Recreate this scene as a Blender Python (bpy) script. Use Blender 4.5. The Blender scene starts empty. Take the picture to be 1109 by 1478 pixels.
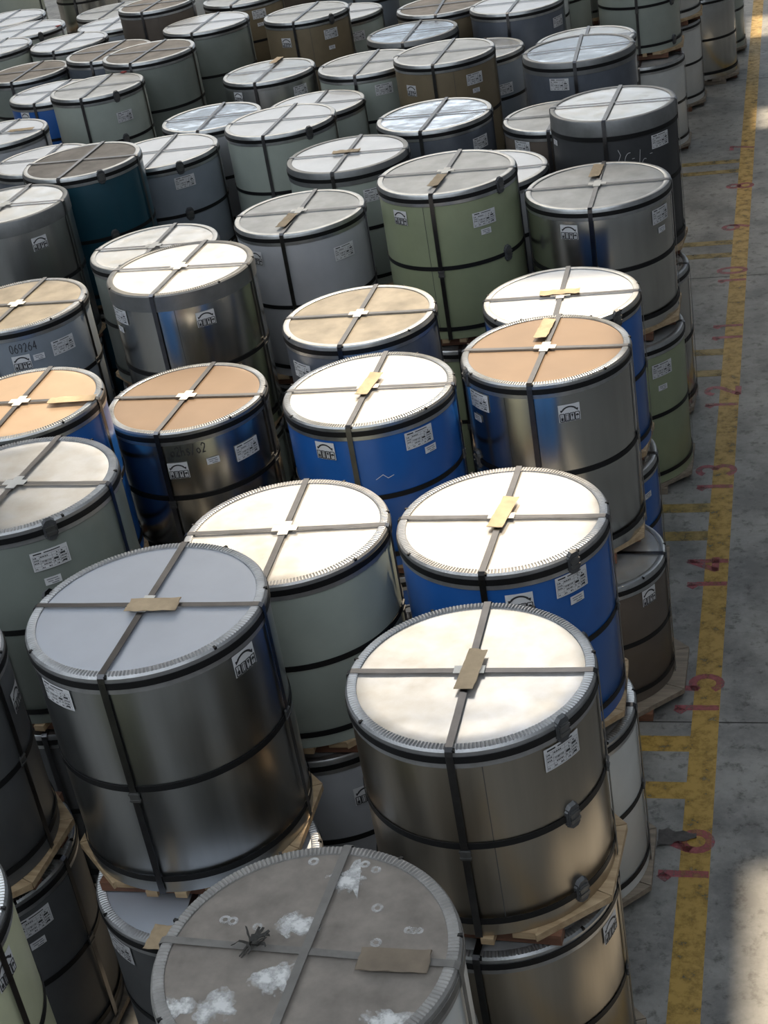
import bpy, math, random
from mathutils import Matrix, Vector, noise
random.seed(11)
S = bpy.context.scene
COL = S.collection
PI = math.pi

# ------------------------------------------------------------------ camera
CAM_H = 6.9
F_PX, PITCH, ROLL, YAW = 2271.34, 0.499016, -0.176028, -0.305568
fwd = Vector((math.sin(YAW) * math.cos(PITCH), math.cos(YAW) * math.cos(PITCH), -math.sin(PITCH)))
rgt = Vector((math.cos(YAW), -math.sin(YAW), 0.0))
upv = rgt.cross(fwd)
r2 = rgt * math.cos(ROLL) + upv * math.sin(ROLL)
u2 = -rgt * math.sin(ROLL) + upv * math.cos(ROLL)
cd = bpy.data.cameras.new('camera')
cd.sensor_fit = 'VERTICAL'
cd.sensor_height = 36.0
cd.lens = F_PX / 1478.0 * 36.0
cd.clip_start, cd.clip_end = 0.1, 300
cam = bpy.data.objects.new('camera', cd)
COL.objects.link(cam)
cam.matrix_world = Matrix(((r2.x, u2.x, -fwd.x, 0), (r2.y, u2.y, -fwd.y, 0), (r2.z, u2.z, -fwd.z, CAM_H), (0, 0, 0, 1)))
S.camera = cam

# ------------------------------------------------------------------ world, sun, exposure
w = bpy.data.worlds.new('world')
S.world = w
w.use_nodes = True
bg = w.node_tree.nodes['Background']
bg.inputs[0].default_value = (0.62, 0.76, 1.0, 1)
bg.inputs[1].default_value = 1.2
SUN_DIR = Vector((-0.10, -0.55, -0.83)).normalized()
sd = bpy.data.lights.new('sun', 'SUN')
sd.energy = 9.0
sd.angle = math.radians(1.0)
sd.color = (1.0, 0.83, 0.60)
so = bpy.data.objects.new('sun', sd)
COL.objects.link(so)
so.rotation_euler = SUN_DIR.to_track_quat('-Z', 'Y').to_euler()
so.location = (6, 20, 30)
S.view_settings.view_transform = 'Standard'
S.view_settings.look = 'None'
S.view_settings.gamma = 1.0
S.view_settings.use_curve_mapping = False
S.view_settings.exposure = -0.25
SKY_WARM, FILL_COOL, WALL_COOL = 3.2, 4.2, 1.3     # radiance of roof lights, added cool panes and the glazed end wall

# ------------------------------------------------------------------ materials
def new_mat(name):
    m = bpy.data.materials.new(name)
    m.use_nodes = True
    nt = m.node_tree
    return m, nt, nt.nodes['Principled BSDF']

def mat(name, base, metal=0.0, rough=0.5, var=0.12, vscale=3.0, bump=0.0, bscale=2.0, coat=0.0, streak=0.0, stretch=(1, 1, 1), dark=None, spec=0.5):
    m, nt, p = new_mat(name)
    N, L = nt.nodes, nt.links
    p.inputs['Metallic'].default_value = metal
    p.inputs['Roughness'].default_value = rough
    p.inputs['Specular IOR Level'].default_value = spec
    if coat:
        p.inputs['Coat Weight'].default_value = coat
        p.inputs['Coat Roughness'].default_value = 0.25
    tc = N.new('ShaderNodeTexCoord')
    oi = N.new('ShaderNodeObjectInfo')
    mul = N.new('ShaderNodeVectorMath'); mul.operation = 'MULTIPLY_ADD'
    comb = N.new('ShaderNodeCombineXYZ')
    sc = N.new('ShaderNodeMath'); sc.operation = 'MULTIPLY'; sc.inputs[1].default_value = 37.0
    L.new(oi.outputs['Random'], sc.inputs[0])
    for i in range(3):
        L.new(sc.outputs[0], comb.inputs[i])
    L.new(tc.outputs['Object'], mul.inputs[0])
    mul.inputs[1].default_value = stretch
    L.new(comb.outputs[0], mul.inputs[2])
    n = N.new('ShaderNodeTexNoise')
    n.inputs['Scale'].default_value = vscale
    n.inputs['Detail'].default_value = 6
    n.inputs['Roughness'].default_value = 0.6
    L.new(mul.outputs[0], n.inputs['Vector'])
    cr = N.new('ShaderNodeValToRGB')
    d = dark or tuple(c * (1 - var * 2.2) for c in base)
    cr.color_ramp.elements[0].position = 0.3
    cr.color_ramp.elements[0].color = (*d, 1)
    cr.color_ramp.elements[1].position = 0.68
    cr.color_ramp.elements[1].color = (*[min(1, c * (1 + var * .5)) for c in base], 1)
    L.new(n.outputs[0], cr.inputs[0])
    L.new(cr.outputs[0], p.inputs['Base Color'])
    if streak:
        mr = N.new('ShaderNodeMapRange')
        mr.inputs[3].default_value = rough - streak
        mr.inputs[4].default_value = rough + streak
        L.new(n.outputs[0], mr.inputs[0])
        L.new(mr.outputs[0], p.inputs['Roughness'])
    if bump:
        n2 = N.new('ShaderNodeTexNoise')
        n2.inputs['Scale'].default_value = bscale
        n2.inputs['Detail'].default_value = 2
        L.new(mul.outputs[0], n2.inputs['Vector'])
        b = N.new('ShaderNodeBump')
        b.inputs['Strength'].default_value = 1.0
        b.inputs['Distance'].default_value = bump
        L.new(n2.outputs[0], b.inputs['Height'])
        L.new(b.outputs[0], p.inputs['Normal'])
    return m

def emit(name, col, strength):
    m = bpy.data.materials.new(name)
    m.use_nodes = True
    nt = m.node_tree
    nt.nodes.clear()
    o = nt.nodes.new('ShaderNodeOutputMaterial')
    e = nt.nodes.new('ShaderNodeEmission')
    e.inputs[0].default_value = (*col, 1)
    e.inputs[1].default_value = strength
    nt.links.new(e.outputs[0], o.inputs[0])
    return m

def paint_mat(name, col, rough=0.55, cover=0.5, scale=9.0, soft=0.12, low=0.25):
    """worn floor paint or chalk: noise decides where the surface below shows"""
    m, nt, p = new_mat(name)
    N, L = nt.nodes, nt.links
    p.inputs['Base Color'].default_value = (*col, 1)
    p.inputs['Roughness'].default_value = rough
    tc = N.new('ShaderNodeTexCoord')
    n = N.new('ShaderNodeTexNoise')
    n.inputs['Scale'].default_value = scale
    n.inputs['Detail'].default_value = 8
    n.inputs['Roughness'].default_value = 0.7
    L.new(tc.outputs['Object'], n.inputs['Vector'])
    mr = N.new('ShaderNodeMapRange')
    mr.inputs[1].default_value = cover - soft
    mr.inputs[2].default_value = cover + soft
    mr.inputs[3].default_value = 1.0
    mr.inputs[4].default_value = low
    L.new(n.outputs[0], mr.inputs[0])
    L.new(mr.outputs[0], p.inputs['Alpha'])
    return m

STEEL_ST = (1.0, 1.0, 0.05)
BODY = {
    'silver': mat('silver sheet', (.56, .56, .54), 1, .24, .05, 9, .0012, 3, streak=.05, stretch=STEEL_ST),
    'dull': mat('dull silver sheet', (.43, .44, .44), 1, .30, .06, 9, .001, 3, streak=.05, stretch=STEEL_ST),
    'champagne': mat('champagne sheet', (.46, .415, .35), 1, .30, .06, 9, .001, 3, streak=.05, stretch=STEEL_ST),  # silver sheet with the warm floor reflection tinted into its base colour
    'gunmetal': mat('gunmetal sheet', (.10, .103, .108), .15, .5, .08, 5, .001, 3),
    'slate': mat('slate blue sheet', (.16, .18, .22), .5, .32, .08, 5, .001, 3),
    'charcoal': mat('charcoal sheet', (.045, .047, .052), .1, .5, .1, 5),
    'blue': mat('blue painted sheet', (.012, .10, .37), .0, .34, .06, 4, .0008, 3, coat=.4),
    'teal': mat('teal painted sheet', (.006, .055, .085), .0, .36, .06, 4, .0008, 3, coat=.3),
    'palegreen': mat('pale grey-green painted sheet', (.36, .40, .36), .0, .40, .05, 4, .001, 3, coat=.2),
    'greygreen': mat('grey-green painted sheet', (.20, .225, .205), .0, .40, .06, 4, .001, 3, coat=.2),
    'green': mat('sage green painted sheet', (.27, .305, .19), .0, .40, .05, 4, .001, 3, coat=.2),
    'white': mat('off-white painted sheet', (.58, .59, .58), .0, .42, .05, 4, .001, 3, coat=.2),
    'greywhite': mat('light grey painted sheet', (.40, .41, .44), .0, .42, .05, 4, .001, 3, coat=.2),
    'bluegrey': mat('blue-grey painted sheet', (.22, .25, .29), .0, .4, .05, 4, .001, 3, coat=.2),
    'brown': mat('brown painted sheet', (.115, .092, .075), .0, .45, .08, 4),
    'kraft': mat('kraft brown sheet', (.20, .155, .095), .0, .5, .08, 4),
    'paleyellow': mat('pale yellow painted sheet', (.55, .56, .38), .0, .42, .05, 4, coat=.2),
}
LID = {
    'steel': mat('lid bright steel', (.68, .685, .70), .68, .22, .06, 5, .006, 2.2, dark=(.55, .52, .47)),
    'mirror': mat('lid mirror steel', (.72, .74, .77), .95, .16, .05, 3, .009, 2.6),
    'matte': mat('lid matte blue-grey', (.50, .53, .60), .45, .45, .04, 2, .004, 1.6),
    'white': mat('lid white sheet', (.66, .68, .72), .45, .32, .05, 4, .006, 3),
    'tan': mat('lid tan sheet', (.25, .172, .115), .45, .36, .05, 3, .004, 2),
    'lighttan': mat('lid light tan sheet', (.50, .36, .245), .5, .36, .05, 3, .004, 2),
    'beige': mat('lid scuffed beige', (.29, .255, .205), .4, .42, .2, 4, .004, 3, dark=(.17, .15, .12)),
    'grey': mat('lid grey film', (.42, .43, .44), .5, .40, .14, 4, .004, 3),
    'dusty': mat('lid dusty brown', (.24, .21, .185), .1, .60, .22, 4, .003, 4),
    'grime': mat('lid dusty grey', (.215, .19, .168), .0, .75, .16, 7, .002, 9),
}
M_RING = mat('galvanised ring', (.50, .51, .52), .9, .36, .1, 12)
M_RING_T = mat('toothed ring', (.46, .46, .47), .8, .45, .1, 12)
M_RING_D = mat('dusty ring', (.30, .29, .28), .35, .6, .15, 9)
M_RING_W = mat('grey skirt ring', (.24, .245, .25), .6, .45, .1, 6)
M_STRAP = mat('blued steel strap', (.15, .15, .16), 1.0, .28, .1, 9)
M_HOOP = mat('black hoop strap', (.009, .009, .010), 0, .5, .1, 9, spec=.3)
M_STRAP_D = mat('dusty strap', (.165, .158, .15), .1, .65, .15, 9)
M_CLIP = mat('dark clip', (.10, .103, .11), .3, .42, .15, 14)
M_SEAL = mat('strap seal', (.20, .20, .20), .8, .4, .15, 14)
M_PAPER = mat('label paper', (.70, .70, .72), 0, .6, .04, 8)
M_INK = mat('label ink', (.03, .03, .035), 0, .6, .05, 8)
M_INKG = mat('pale ink', (.22, .22, .25), 0, .6, .05, 8)
M_CARD = mat('kraft cardboard', (.52, .39, .25), 0, .7, .12, 9, .002, 14)
M_CARD_D = mat('dirty brown tape', (.17, .135, .10), 0, .6, .12, 9)
M_TAPE = mat('white cross tape', (.72, .70, .66), .2, .45, .05, 8)
M_SEAM = mat('seam shadow', (.10, .10, .10), .5, .5, .05, 8)
M_PINE = mat('pine plank', (.46, .34, .21), 0, .65, .22, 3, .002, 6, stretch=(1, 9, 9), dark=(.30, .20, .11))
M_RED = mat('reddish beam', (.19, .085, .05), 0, .65, .2, 3, .002, 6, stretch=(1, 9, 9))
M_GREYW = mat('weathered plank', (.27, .22, .17), 0, .7, .2, 3, .002, 6, stretch=(1, 9, 9))
M_CHALK = paint_mat('white powder', (.60, .60, .60), .9, .46, 14, .24, 0.0)
def chalk_mat():
    m, nt, p = new_mat('white powder')
    N, L = nt.nodes, nt.links
    p.inputs['Base Color'].default_value = (.6, .6, .6, 1)
    p.inputs['Roughness'].default_value = .9
    tc = N.new('ShaderNodeTexCoord')
    n = N.new('ShaderNodeTexNoise')
    n.inputs['Scale'].default_value = 22
    n.inputs['Detail'].default_value = 7
    n.inputs['Roughness'].default_value = .68
    L.new(tc.outputs['Object'], n.inputs['Vector'])
    sub = N.new('ShaderNodeVectorMath'); sub.operation = 'SUBTRACT'; sub.inputs[1].default_value = (.5, .5, .5)
    mul = N.new('ShaderNodeVectorMath'); mul.operation = 'MULTIPLY'; mul.inputs[1].default_value = (2, 2, 0)
    ln = N.new('ShaderNodeVectorMath'); ln.operation = 'LENGTH'
    L.new(tc.outputs['Generated'], sub.inputs[0]); L.new(sub.outputs[0], mul.inputs[0]); L.new(mul.outputs[0], ln.inputs[0])
    ad = N.new('ShaderNodeMath'); ad.operation = 'MULTIPLY_ADD'; ad.inputs[1].default_value = -.42
    L.new(ln.outputs['Value'], ad.inputs[0]); L.new(n.outputs[0], ad.inputs[2])
    mr = N.new('ShaderNodeMapRange')
    mr.inputs[1].default_value, mr.inputs[2].default_value, mr.inputs[3].default_value, mr.inputs[4].default_value = .14, .44, 0, .95
    L.new(ad.outputs[0], mr.inputs[0]); L.new(mr.outputs[0], p.inputs['Alpha'])
    return m
M_POWDER = chalk_mat()
M_YEL = paint_mat('yellow floor paint', (.40, .25, .055), .5, .58, 9, .14)
M_YEL2 = paint_mat('faded yellow floor paint', (.27, .19, .06), .5, .55, 6, .14)
M_REDP = paint_mat('faded red floor paint', (.32, .075, .09), .45, .52, 11, .2)
M_DARK = mat('dark debris', (.035, .033, .03), 0, .8, .2, 20)
M_TAG = mat('red tag', (.35, .05, .05), 0, .6, .1, 9)
M_RAG = mat('grey torn sheet', (.10, .09, .085), 0, .7, .3, 9)

# ------------------------------------------------------------------ mesh helpers
def mesh(name, v, f, m=None, smooth=None):
    me = bpy.data.meshes.new(name)
    me.from_pydata([tuple(p) for p in v], [], f)
    me.materials.append(m)
    if smooth is not None:
        me.polygons.foreach_set('use_smooth', [True] * len(me.polygons))
        me.set_sharp_from_angle(angle=math.radians(smooth))
    me.update()
    return me

def put(name, me, parent=None, m=None, loc=(0, 0, 0), rz=0.0, sc=None):
    o = bpy.data.objects.new(name, me)
    COL.objects.link(o)
    o.location = loc
    o.rotation_euler = (0, 0, rz)
    if sc:
        o.scale = sc
    if parent:
        o.parent = parent
    if m:
        o.material_slots[0].link = 'OBJECT'
        o.material_slots[0].material = m
    return o

def tag(o, label, cat, group=None, kind=None):
    o['label'] = label
    o['category'] = cat
    if group:
        o['group'] = group
    if kind:
        o['kind'] = kind
    return o

def empty(name, loc):
    o = bpy.data.objects.new(name, None)
    COL.objects.link(o)
    o.location = loc
    o.empty_display_size = .1
    return o

class MB:
    def __init__(s):
        s.v, s.f = [], []
    def add(s, v, f):
        b = len(s.v)
        s.v += [tuple(p) for p in v]
        s.f += [tuple(i + b for i in q) for q in f]
    def box(s, x0, y0, z0, x1, y1, z1):
        s.add([(x0, y0, z0), (x1, y0, z0), (x1, y1, z0), (x0, y1, z0), (x0, y0, z1), (x1, y0, z1), (x1, y1, z1), (x0, y1, z1)],
              [(0, 3, 2, 1), (4, 5, 6, 7), (0, 1, 5, 4), (1, 2, 6, 5), (2, 3, 7, 6), (3, 0, 4, 7)])
    def prism(s, poly, z0, z1):
        n = len(poly)
        s.add([(x, y, z0) for x, y in poly] + [(x, y, z1) for x, y in poly],
              [tuple(range(n - 1, -1, -1)), tuple(range(n, 2 * n))] + [(i, (i + 1) % n, n + (i + 1) % n, n + i) for i in range(n)])
    def done(s, name, m=None, smooth=None):
        return mesh(name, s.v, s.f, m, smooth)

def lathe(name, prof, seg, m=None, smooth=40, closed=False, tooth=None):
    """prof: list of (r, z); tooth(i, j) -> dz"""
    v, f = [], []
    n = len(prof)
    for i in range(seg):
        a = 2 * PI * i / seg
        for j, (r, z) in enumerate(prof):
            dz = tooth(i, j) if tooth else 0
            v.append((r * math.cos(a), r * math.sin(a), z + dz))
    for i in range(seg):
        k = (i + 1) % seg
        for j in range(n - 1 + (1 if closed else 0)):
            q = (j + 1) % n
            f.append((i * n + j, k * n + j, k * n + q, i * n + q))
    return v, f

R = 0.6
def make(name, prof, seg, m=None, smooth=40, **k):
    v, f = lathe(name, prof, seg, **k)
    return mesh(name, v, f, m, smooth)

SEG = 96
# body of unit height with rounded foot, lid disc, rings, hoops
BODY_ME = make('body', [(0, 0), (R * .9, 0), (R * .985, 0), (R, .012), (R, .97), (R * .99, .985), (R * .3, .985), (0, .985)], SEG)
def lid_mesh():
    pr = [(R * .955, -.020), (R * .955, -.007), (R * .90, -.005), (R * .8, -.006), (R * .62, -.0065), (R * .4, -.0055), (R * .2, -.006), (0.001, -.006)]
    return make('lid', list(reversed(pr)), 64, None, 60)
LID_ME = lid_mesh()
def ring_mesh(teeth, skirt):
    pr = [(R * .918, -.008), (R * .922, .0005), (R * .935, .003), (R * .975, .003), (R * .994, .0005), (R + .006, -.012), (R + .006, -skirt), (R + .001, -skirt - .002)]
    if teeth:
        amp = {1: .003, 2: .007, 3: .007, 4: .003}
        n = 200
        return make('ring', pr, n * 3, None, 22, tooth=lambda i, j: (amp.get(j, 0) * .25 if i % 3 else -amp.get(j, 0) * .8))
    return make('ring', pr, SEG, None, 40)
RINGS = {(t, k): ring_mesh(t, {'n': .10, 'w': .14}[k]) for t in (True, False) for k in 'nw'}
FOOT_ME = make('foot_ring', [(R + .0005, .001), (R + .004, .002), (R + .004, .075), (R + .0005, .077)], SEG)
def hoop_mesh(off, hh=.036):
    return make('hoop', [(R + off - .004, -hh / 2), (R + off, -hh / 2), (R + off, hh / 2), (R + off - .004, hh / 2)], SEG, None, 40, closed=True)
HOOP_IN, HOOP_OUT = hoop_mesh(.0065), hoop_mesh(.0115)

# things that lie on the cylinder wall are drawn in (u, v): u along the circumference, v up
def wrap(u, v, rr):
    return (rr * math.cos(u / R), rr * math.sin(u / R), v)
def patch(mb, u0, v0, u1, v1, rr, tilt=0.0):
    n = max(1, int(abs(u1 - u0) / .03))
    ct, st = math.cos(tilt), math.sin(tilt)
    vs = []
    for i in range(n + 1):
        u = u0 + (u1 - u0) * i / n
        for v in (v0, v1):
            vs.append(wrap(u * ct - v * st, u * st + v * ct, rr))
    mb.add(vs, [(2 * i, 2 * i + 2, 2 * i + 3, 2 * i + 1) for i in range(n)])
def stroke(mb, pts, wd, fn):
    """flat ribbon along a polyline (cut at sharp corners), fn maps (u, v) to 3D"""
    for i in range(1, len(pts) - 1):
        ax, ay, bx, by = pts[i][0] - pts[i - 1][0], pts[i][1] - pts[i - 1][1], pts[i + 1][0] - pts[i][0], pts[i + 1][1] - pts[i][1]
        la, lb = math.hypot(ax, ay), math.hypot(bx, by)
        if la and lb and (ax * bx + ay * by) / (la * lb) < .6:
            k = wd * .3
            stroke(mb, pts[:i] + [(pts[i][0] + ax / la * k, pts[i][1] + ay / la * k)], wd, fn)
            stroke(mb, [(pts[i][0] - bx / lb * k, pts[i][1] - by / lb * k)] + pts[i + 1:], wd, fn)
            return
    n = len(pts)
    vs = []
    for i in range(n):
        a, b = pts[max(0, i - 1)], pts[min(n - 1, i + 1)]
        dx, dy = b[0] - a[0], b[1] - a[1]
        l = math.hypot(dx, dy) or 1
        nx, ny = -dy / l * wd / 2, dx / l * wd / 2
        vs += [fn(pts[i][0] + nx, pts[i][1] + ny), fn(pts[i][0] - nx, pts[i][1] - ny)]
    mb.add(vs, [(2 * i, 2 * i + 1, 2 * i + 3, 2 * i + 2) for i in range(n - 1)])
def arc(cx, cy, rx, ry, a0, a1, n=10):
    return [(cx + rx * math.cos(math.radians(a0 + (a1 - a0) * i / n)), cy + ry * math.sin(math.radians(a0 + (a1 - a0) * i / n))) for i in range(n + 1)]
DIG = {
    '0': [arc(.5, .8, .42, .75, 90, 450, 18)],
    '1': [[(.22, 1.22), (.47, 1.5)], [(.5, 1.55), (.5, 0)]],
    '2': [arc(.5, 1.12, .4, .42, 170, -40, 10) + [(.1, .03), (.95, .03)]],
    '3': [arc(.48, 1.17, .38, .38, 160, -80, 10), arc(.48, .42, .43, .42, 85, -160, 10)],
    '4': [[(.72, 0), (.72, 1.55), (.05, .5), (1.0, .5)]],
    '5': [[(.9, 1.53), (.2, 1.53), (.14, .85)] + arc(.46, .5, .44, .5, 120, -150, 12)],
    '6': [[(.78, 1.55), (.4, 1.2), (.12, .7)] + arc(.5, .45, .42, .44, 160, 520, 16)],
    '7': [[(.05, 1.53), (.92, 1.53), (.4, 0)]],
    '8': [arc(.5, 1.16, .34, .36, -90, 270, 14), arc(.5, .4, .43, .42, 90, 450, 14)],
    '9': [arc(.5, 1.1, .4, .42, 0, 360, 14) + [(.85, .6), (.5, 0)]],
    '/': [[(.1, -.1), (.8, 1.7)]],
    'h': [[(.15, 1.6), (.1, 0), (.3, .8), (.7, .75), (.75, 0)]],
    'o': [arc(.5, .45, .4, .4, 90, 450, 12)],
    's': [arc(.5, .75, .35, .28, 40, 270, 8) + arc(.5, .25, .38, .25, 90, -140, 8)],
}

def ship_label():
    """shipping sheet: ruled fields, code bars and rows of small print (the square code is left out)"""
    wd, ht = .215, .125
    pm, im = MB(), MB()
    patch(pm, -wd / 2, -ht / 2, wd / 2, ht / 2, R + .0075)
    rr = R + .009
    def bar(x0, y0, x1, y1):
        patch(im, -wd / 2 + x0 * wd, -ht / 2 + y0 * ht, -wd / 2 + x1 * wd, -ht / 2 + y1 * ht, rr)
    rnd = random.Random(4)
    for y in (.06, .22, .36, .5, .64, .78):
        bar(.04, y, .96, y + .008)
    for x in (.04, .22, .55, .74, .955):
        bar(x, .06, x + .005, .78)
    bar(.08, .86, .3, .93)
    bar(.36, .87, .8, .92)
    for row, y in enumerate((.1, .26, .4, .54, .68)):
        for x0, x1 in ((.06, .2), (.24, .53), (.57, .72), (.76, .93)):
            if rnd.random() < .8:
                x = x0
                while x < x1 - .03:
                    l = rnd.uniform(.015, .05)
                    if rnd.random() < .75:
                        bar(x, y, min(x + l, x1), y + .055)
                    x += l + .012
    for k in range(22):
        x = .25 + k * .0125
        bar(x, .41, x + rnd.choice((.004, .008)), .49)
    bar(.58, .38, .70, .47)
    bar(.77, .53, .9, .62)
    bar(.79, .12, .9, .2)
    return pm.done('shipping_label', M_PAPER), im.done('print', M_INK)
def handling_label():
    """white sticker: a bent double arrow above four pictogram boxes"""
    wd, ht = .150, .125
    pm, im = MB(), MB()
    patch(pm, -wd / 2, -ht / 2, wd / 2, ht / 2, R + .0075)
    rr = R + .009
    fn = lambda u, v: wrap(u, v, rr)
    stroke(im, arc(0, -.075, .085, .120, 123, 57, 12), .011, fn)
    for sgn in (-1, 1):
        x, y = sgn * .049, .020
        im.add([fn(x - .014, y + .006), fn(x + .014, y + .006), fn(x + sgn * .01, y - .014)], [(0, 1, 2) if sgn > 0 else (0, 1, 2)])
    bw = wd * .94 / 4
    for k in range(4):
        x0 = -wd * .47 + k * bw
        y0, y1 = -ht * .46, -ht * .02
        for a in (((x0 + .003, y0), (x0 + .003, y1)), ((x0 + bw - .003, y0), (x0 + bw - .003, y1)), ((x0 + .003, y0), (x0 + bw - .003, y0)), ((x0 + .003, y1), (x0 + bw - .003, y1))):
            stroke(im, list(a), .0058, fn)
        c = x0 + bw / 2
        ym = (y0 + y1) / 2
        if k == 0:      # hook and load
            patch(im, c - .008, y0 + .006, c + .008, ym, rr)
            stroke(im, [(c, ym), (c, y1 - .006)], .004, fn)
        elif k == 1:    # two upright arrows
            for d in (-.006, .006):
                stroke(im, [(c + d, y0 + .007), (c + d, y1 - .012)], .004, fn)
                im.add([fn(c + d - .005, y1 - .013), fn(c + d + .005, y1 - .013), fn(c + d, y1 - .004)], [(0, 1, 2)])
            stroke(im, [(c - .011, y0 + .006), (c + .011, y0 + .006)], .003, fn)
        elif k == 2:    # glass
            im.add([fn(c - .008, y1 - .007), fn(c - .004, ym), fn(c + .004, ym), fn(c + .008, y1 - .007)], [(0, 1, 2, 3)])
            stroke(im, [(c, ym), (c, y0 + .007)], .003, fn)
            stroke(im, [(c - .007, y0 + .006), (c + .007, y0 + .006)], .003, fn)
        else:           # umbrella
            im.add([fn(*p) for p in [(c, ym)] + arc(c, ym, .011, .015, 0, 180, 8)], [(0, i, i + 1) for i in range(1, 9)])
            stroke(im, [(c, ym), (c, y0 + .006)], .003, fn)
    return pm.done('handling_label', M_PAPER), im.done('print', M_INK)
def small_label():
    wd, ht = .095, .05
    pm, im = MB(), MB()
    patch(pm, -wd / 2, -ht / 2, wd / 2, ht / 2, R + .0075)
    for y, x0, x1 in ((.012, -.035, .03), (-.002, -.03, .0), (-.002, .008, .035), (-.016, -.01, .03)):
        patch(im, x0, y - .003, x1, y + .003, R + .009)
    return pm.done('small_label', M_PAPER), im.done('print', M_INKG)
SHIP, HAND, SMALL = ship_label(), handling_label(), small_label()

def scrawl(text, hgt, wd, m, rr=R + .004, jitter=0):
    mb = MB()
    rnd = random.Random(len(text))
    x = 0
    for ch in text:
        for pl in DIG[ch]:
            stroke(mb, [((x + px * .62 + rnd.uniform(-.04, .04)) * hgt / 1.6, (py + rnd.uniform(-.04, .04)) * hgt / 1.6) for px, py in pl], wd, lambda u, v: wrap(u, v, rr))
        x += .82
    return mb.done('handwriting', m)

def clip_meshes():
    """moulded pad around the strap joint and the folded metal clip on it"""
    pad, cl = MB(), MB()
    for (u, v, d0, d1) in ((.044, .056, .0, .015), (.036, .072, .0, .020)):
        vs = []
        for rr in (R + d0, R + d1):
            k = 1.0 if rr < R + .005 else .88
            c = .018
            for (a, b) in ((-u, -v + c), (-u + c, -v), (u - c, -v), (u, -v + c), (u, v - c), (u - c, v), (-u + c, v), (-u, v - c)):
                vs.append(wrap(a * k, b * k, rr))
        pad.add(vs, [tuple(range(8, 16))] + [(i, (i + 1) % 8, 8 + (i + 1) % 8, 8 + i) for i in range(8)])
    for (u0, u1, v0, v1, d) in ((-.024, .024, -.034, .034, .026), (-.030, .030, -.025, -.010, .030), (-.030, .030, .010, .025, .030)):
        vs = [wrap(u, v, rr) for rr in (R + .010, R + d) for (u, v) in ((u0, v0), (u1, v0), (u1, v1), (u0, v1))]
        cl.add(vs, [(4, 5, 6, 7), (0, 1, 5, 4), (1, 2, 6, 5), (2, 3, 7, 6), (3, 0, 4, 7)])
    return pad.done('clip_pad', M_CLIP), cl.done('clip', M_SEAL)
PAD_ME, CLIP_ME = clip_meshes()
def seal_mesh():
    mb = MB()
    for (u0, u1, v0, v1, d) in ((-.024, .024, -.03, .03, .018), (-.027, .027, -.024, -.014, .021), (-.027, .027, .014, .024, .021)):
        vs = [wrap(u, v, rr) for rr in (R + .008, R + d) for (u, v) in ((u0, v0), (u1, v0), (u1, v1), (u0, v1))]
        mb.add(vs, [(4, 5, 6, 7), (0, 1, 5, 4), (1, 2, 6, 5), (2, 3, 7, 6), (3, 0, 4, 7)])
    return mb.done('strap_seal', M_SEAL)
SEAL_ME = seal_mesh()
def notch_mesh():
    mb = MB()
    vs = [wrap(u, v, rr) for rr in (R - .012, R + .009) for (u, v) in ((-.007, -.010), (.007, -.010), (.007, .003), (-.007, .003))]
    mb.add(vs, [(4, 5, 6, 7), (0, 1, 5, 4), (1, 2, 6, 5), (2, 3, 7, 6), (3, 0, 4, 7)])
    return mb.done('rim_notch', M_HOOP)
NOTCH_ME = notch_mesh()
SEAM_ME = None
def seam_mesh():
    mb = MB()
    patch(mb, -.0022, 0, .0022, 1, R + .0012)
    return mb.done('sheet_seam', M_SEAM)
SEAM_ME = seam_mesh()

def strap_mesh(r, h, lift, wd=.036, th=.0022, bottom=0.0):
    """one steel band: up one side, across the lid, down the other"""
    path = [(-r - .014, bottom), (-r - .014, h * .5), (-r - .013, h - .03), (-r - .010, h - .004), (-r + .008, h + .006 + lift), (-r * .6, h + .004 + lift), (-r * .15, h + .005 + lift), (0, h + .006 + lift)]
    path += [(-x, z) for x, z in reversed(path[:-1])]
    v, f = [], []
    n = len(path)
    for i, (x, z) in enumerate(path):
        a, b = path[max(0, i - 1)], path[min(n - 1, i + 1)]
        dx, dz = b[0] - a[0], b[1] - a[1]
        l = math.hypot(dx, dz)
        nx, nz = -dz / l * th, dx / l * th
        v += [(x, -wd / 2, z), (x, wd / 2, z), (x + nx, wd / 2, z + nz), (x + nx, -wd / 2, z + nz)]
    for i in range(n - 1):
        for j in range(4):
            k = (j + 1) % 4
            f.append((4 * i + j, 4 * i + k, 4 * i + 4 + k, 4 * i + 4 + j))
    f += [(0, 3, 2, 1), (4 * n - 4, 4 * n - 3, 4 * n - 2, 4 * n - 1)]
    return mesh('cross_strap', v, f, None)

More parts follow.
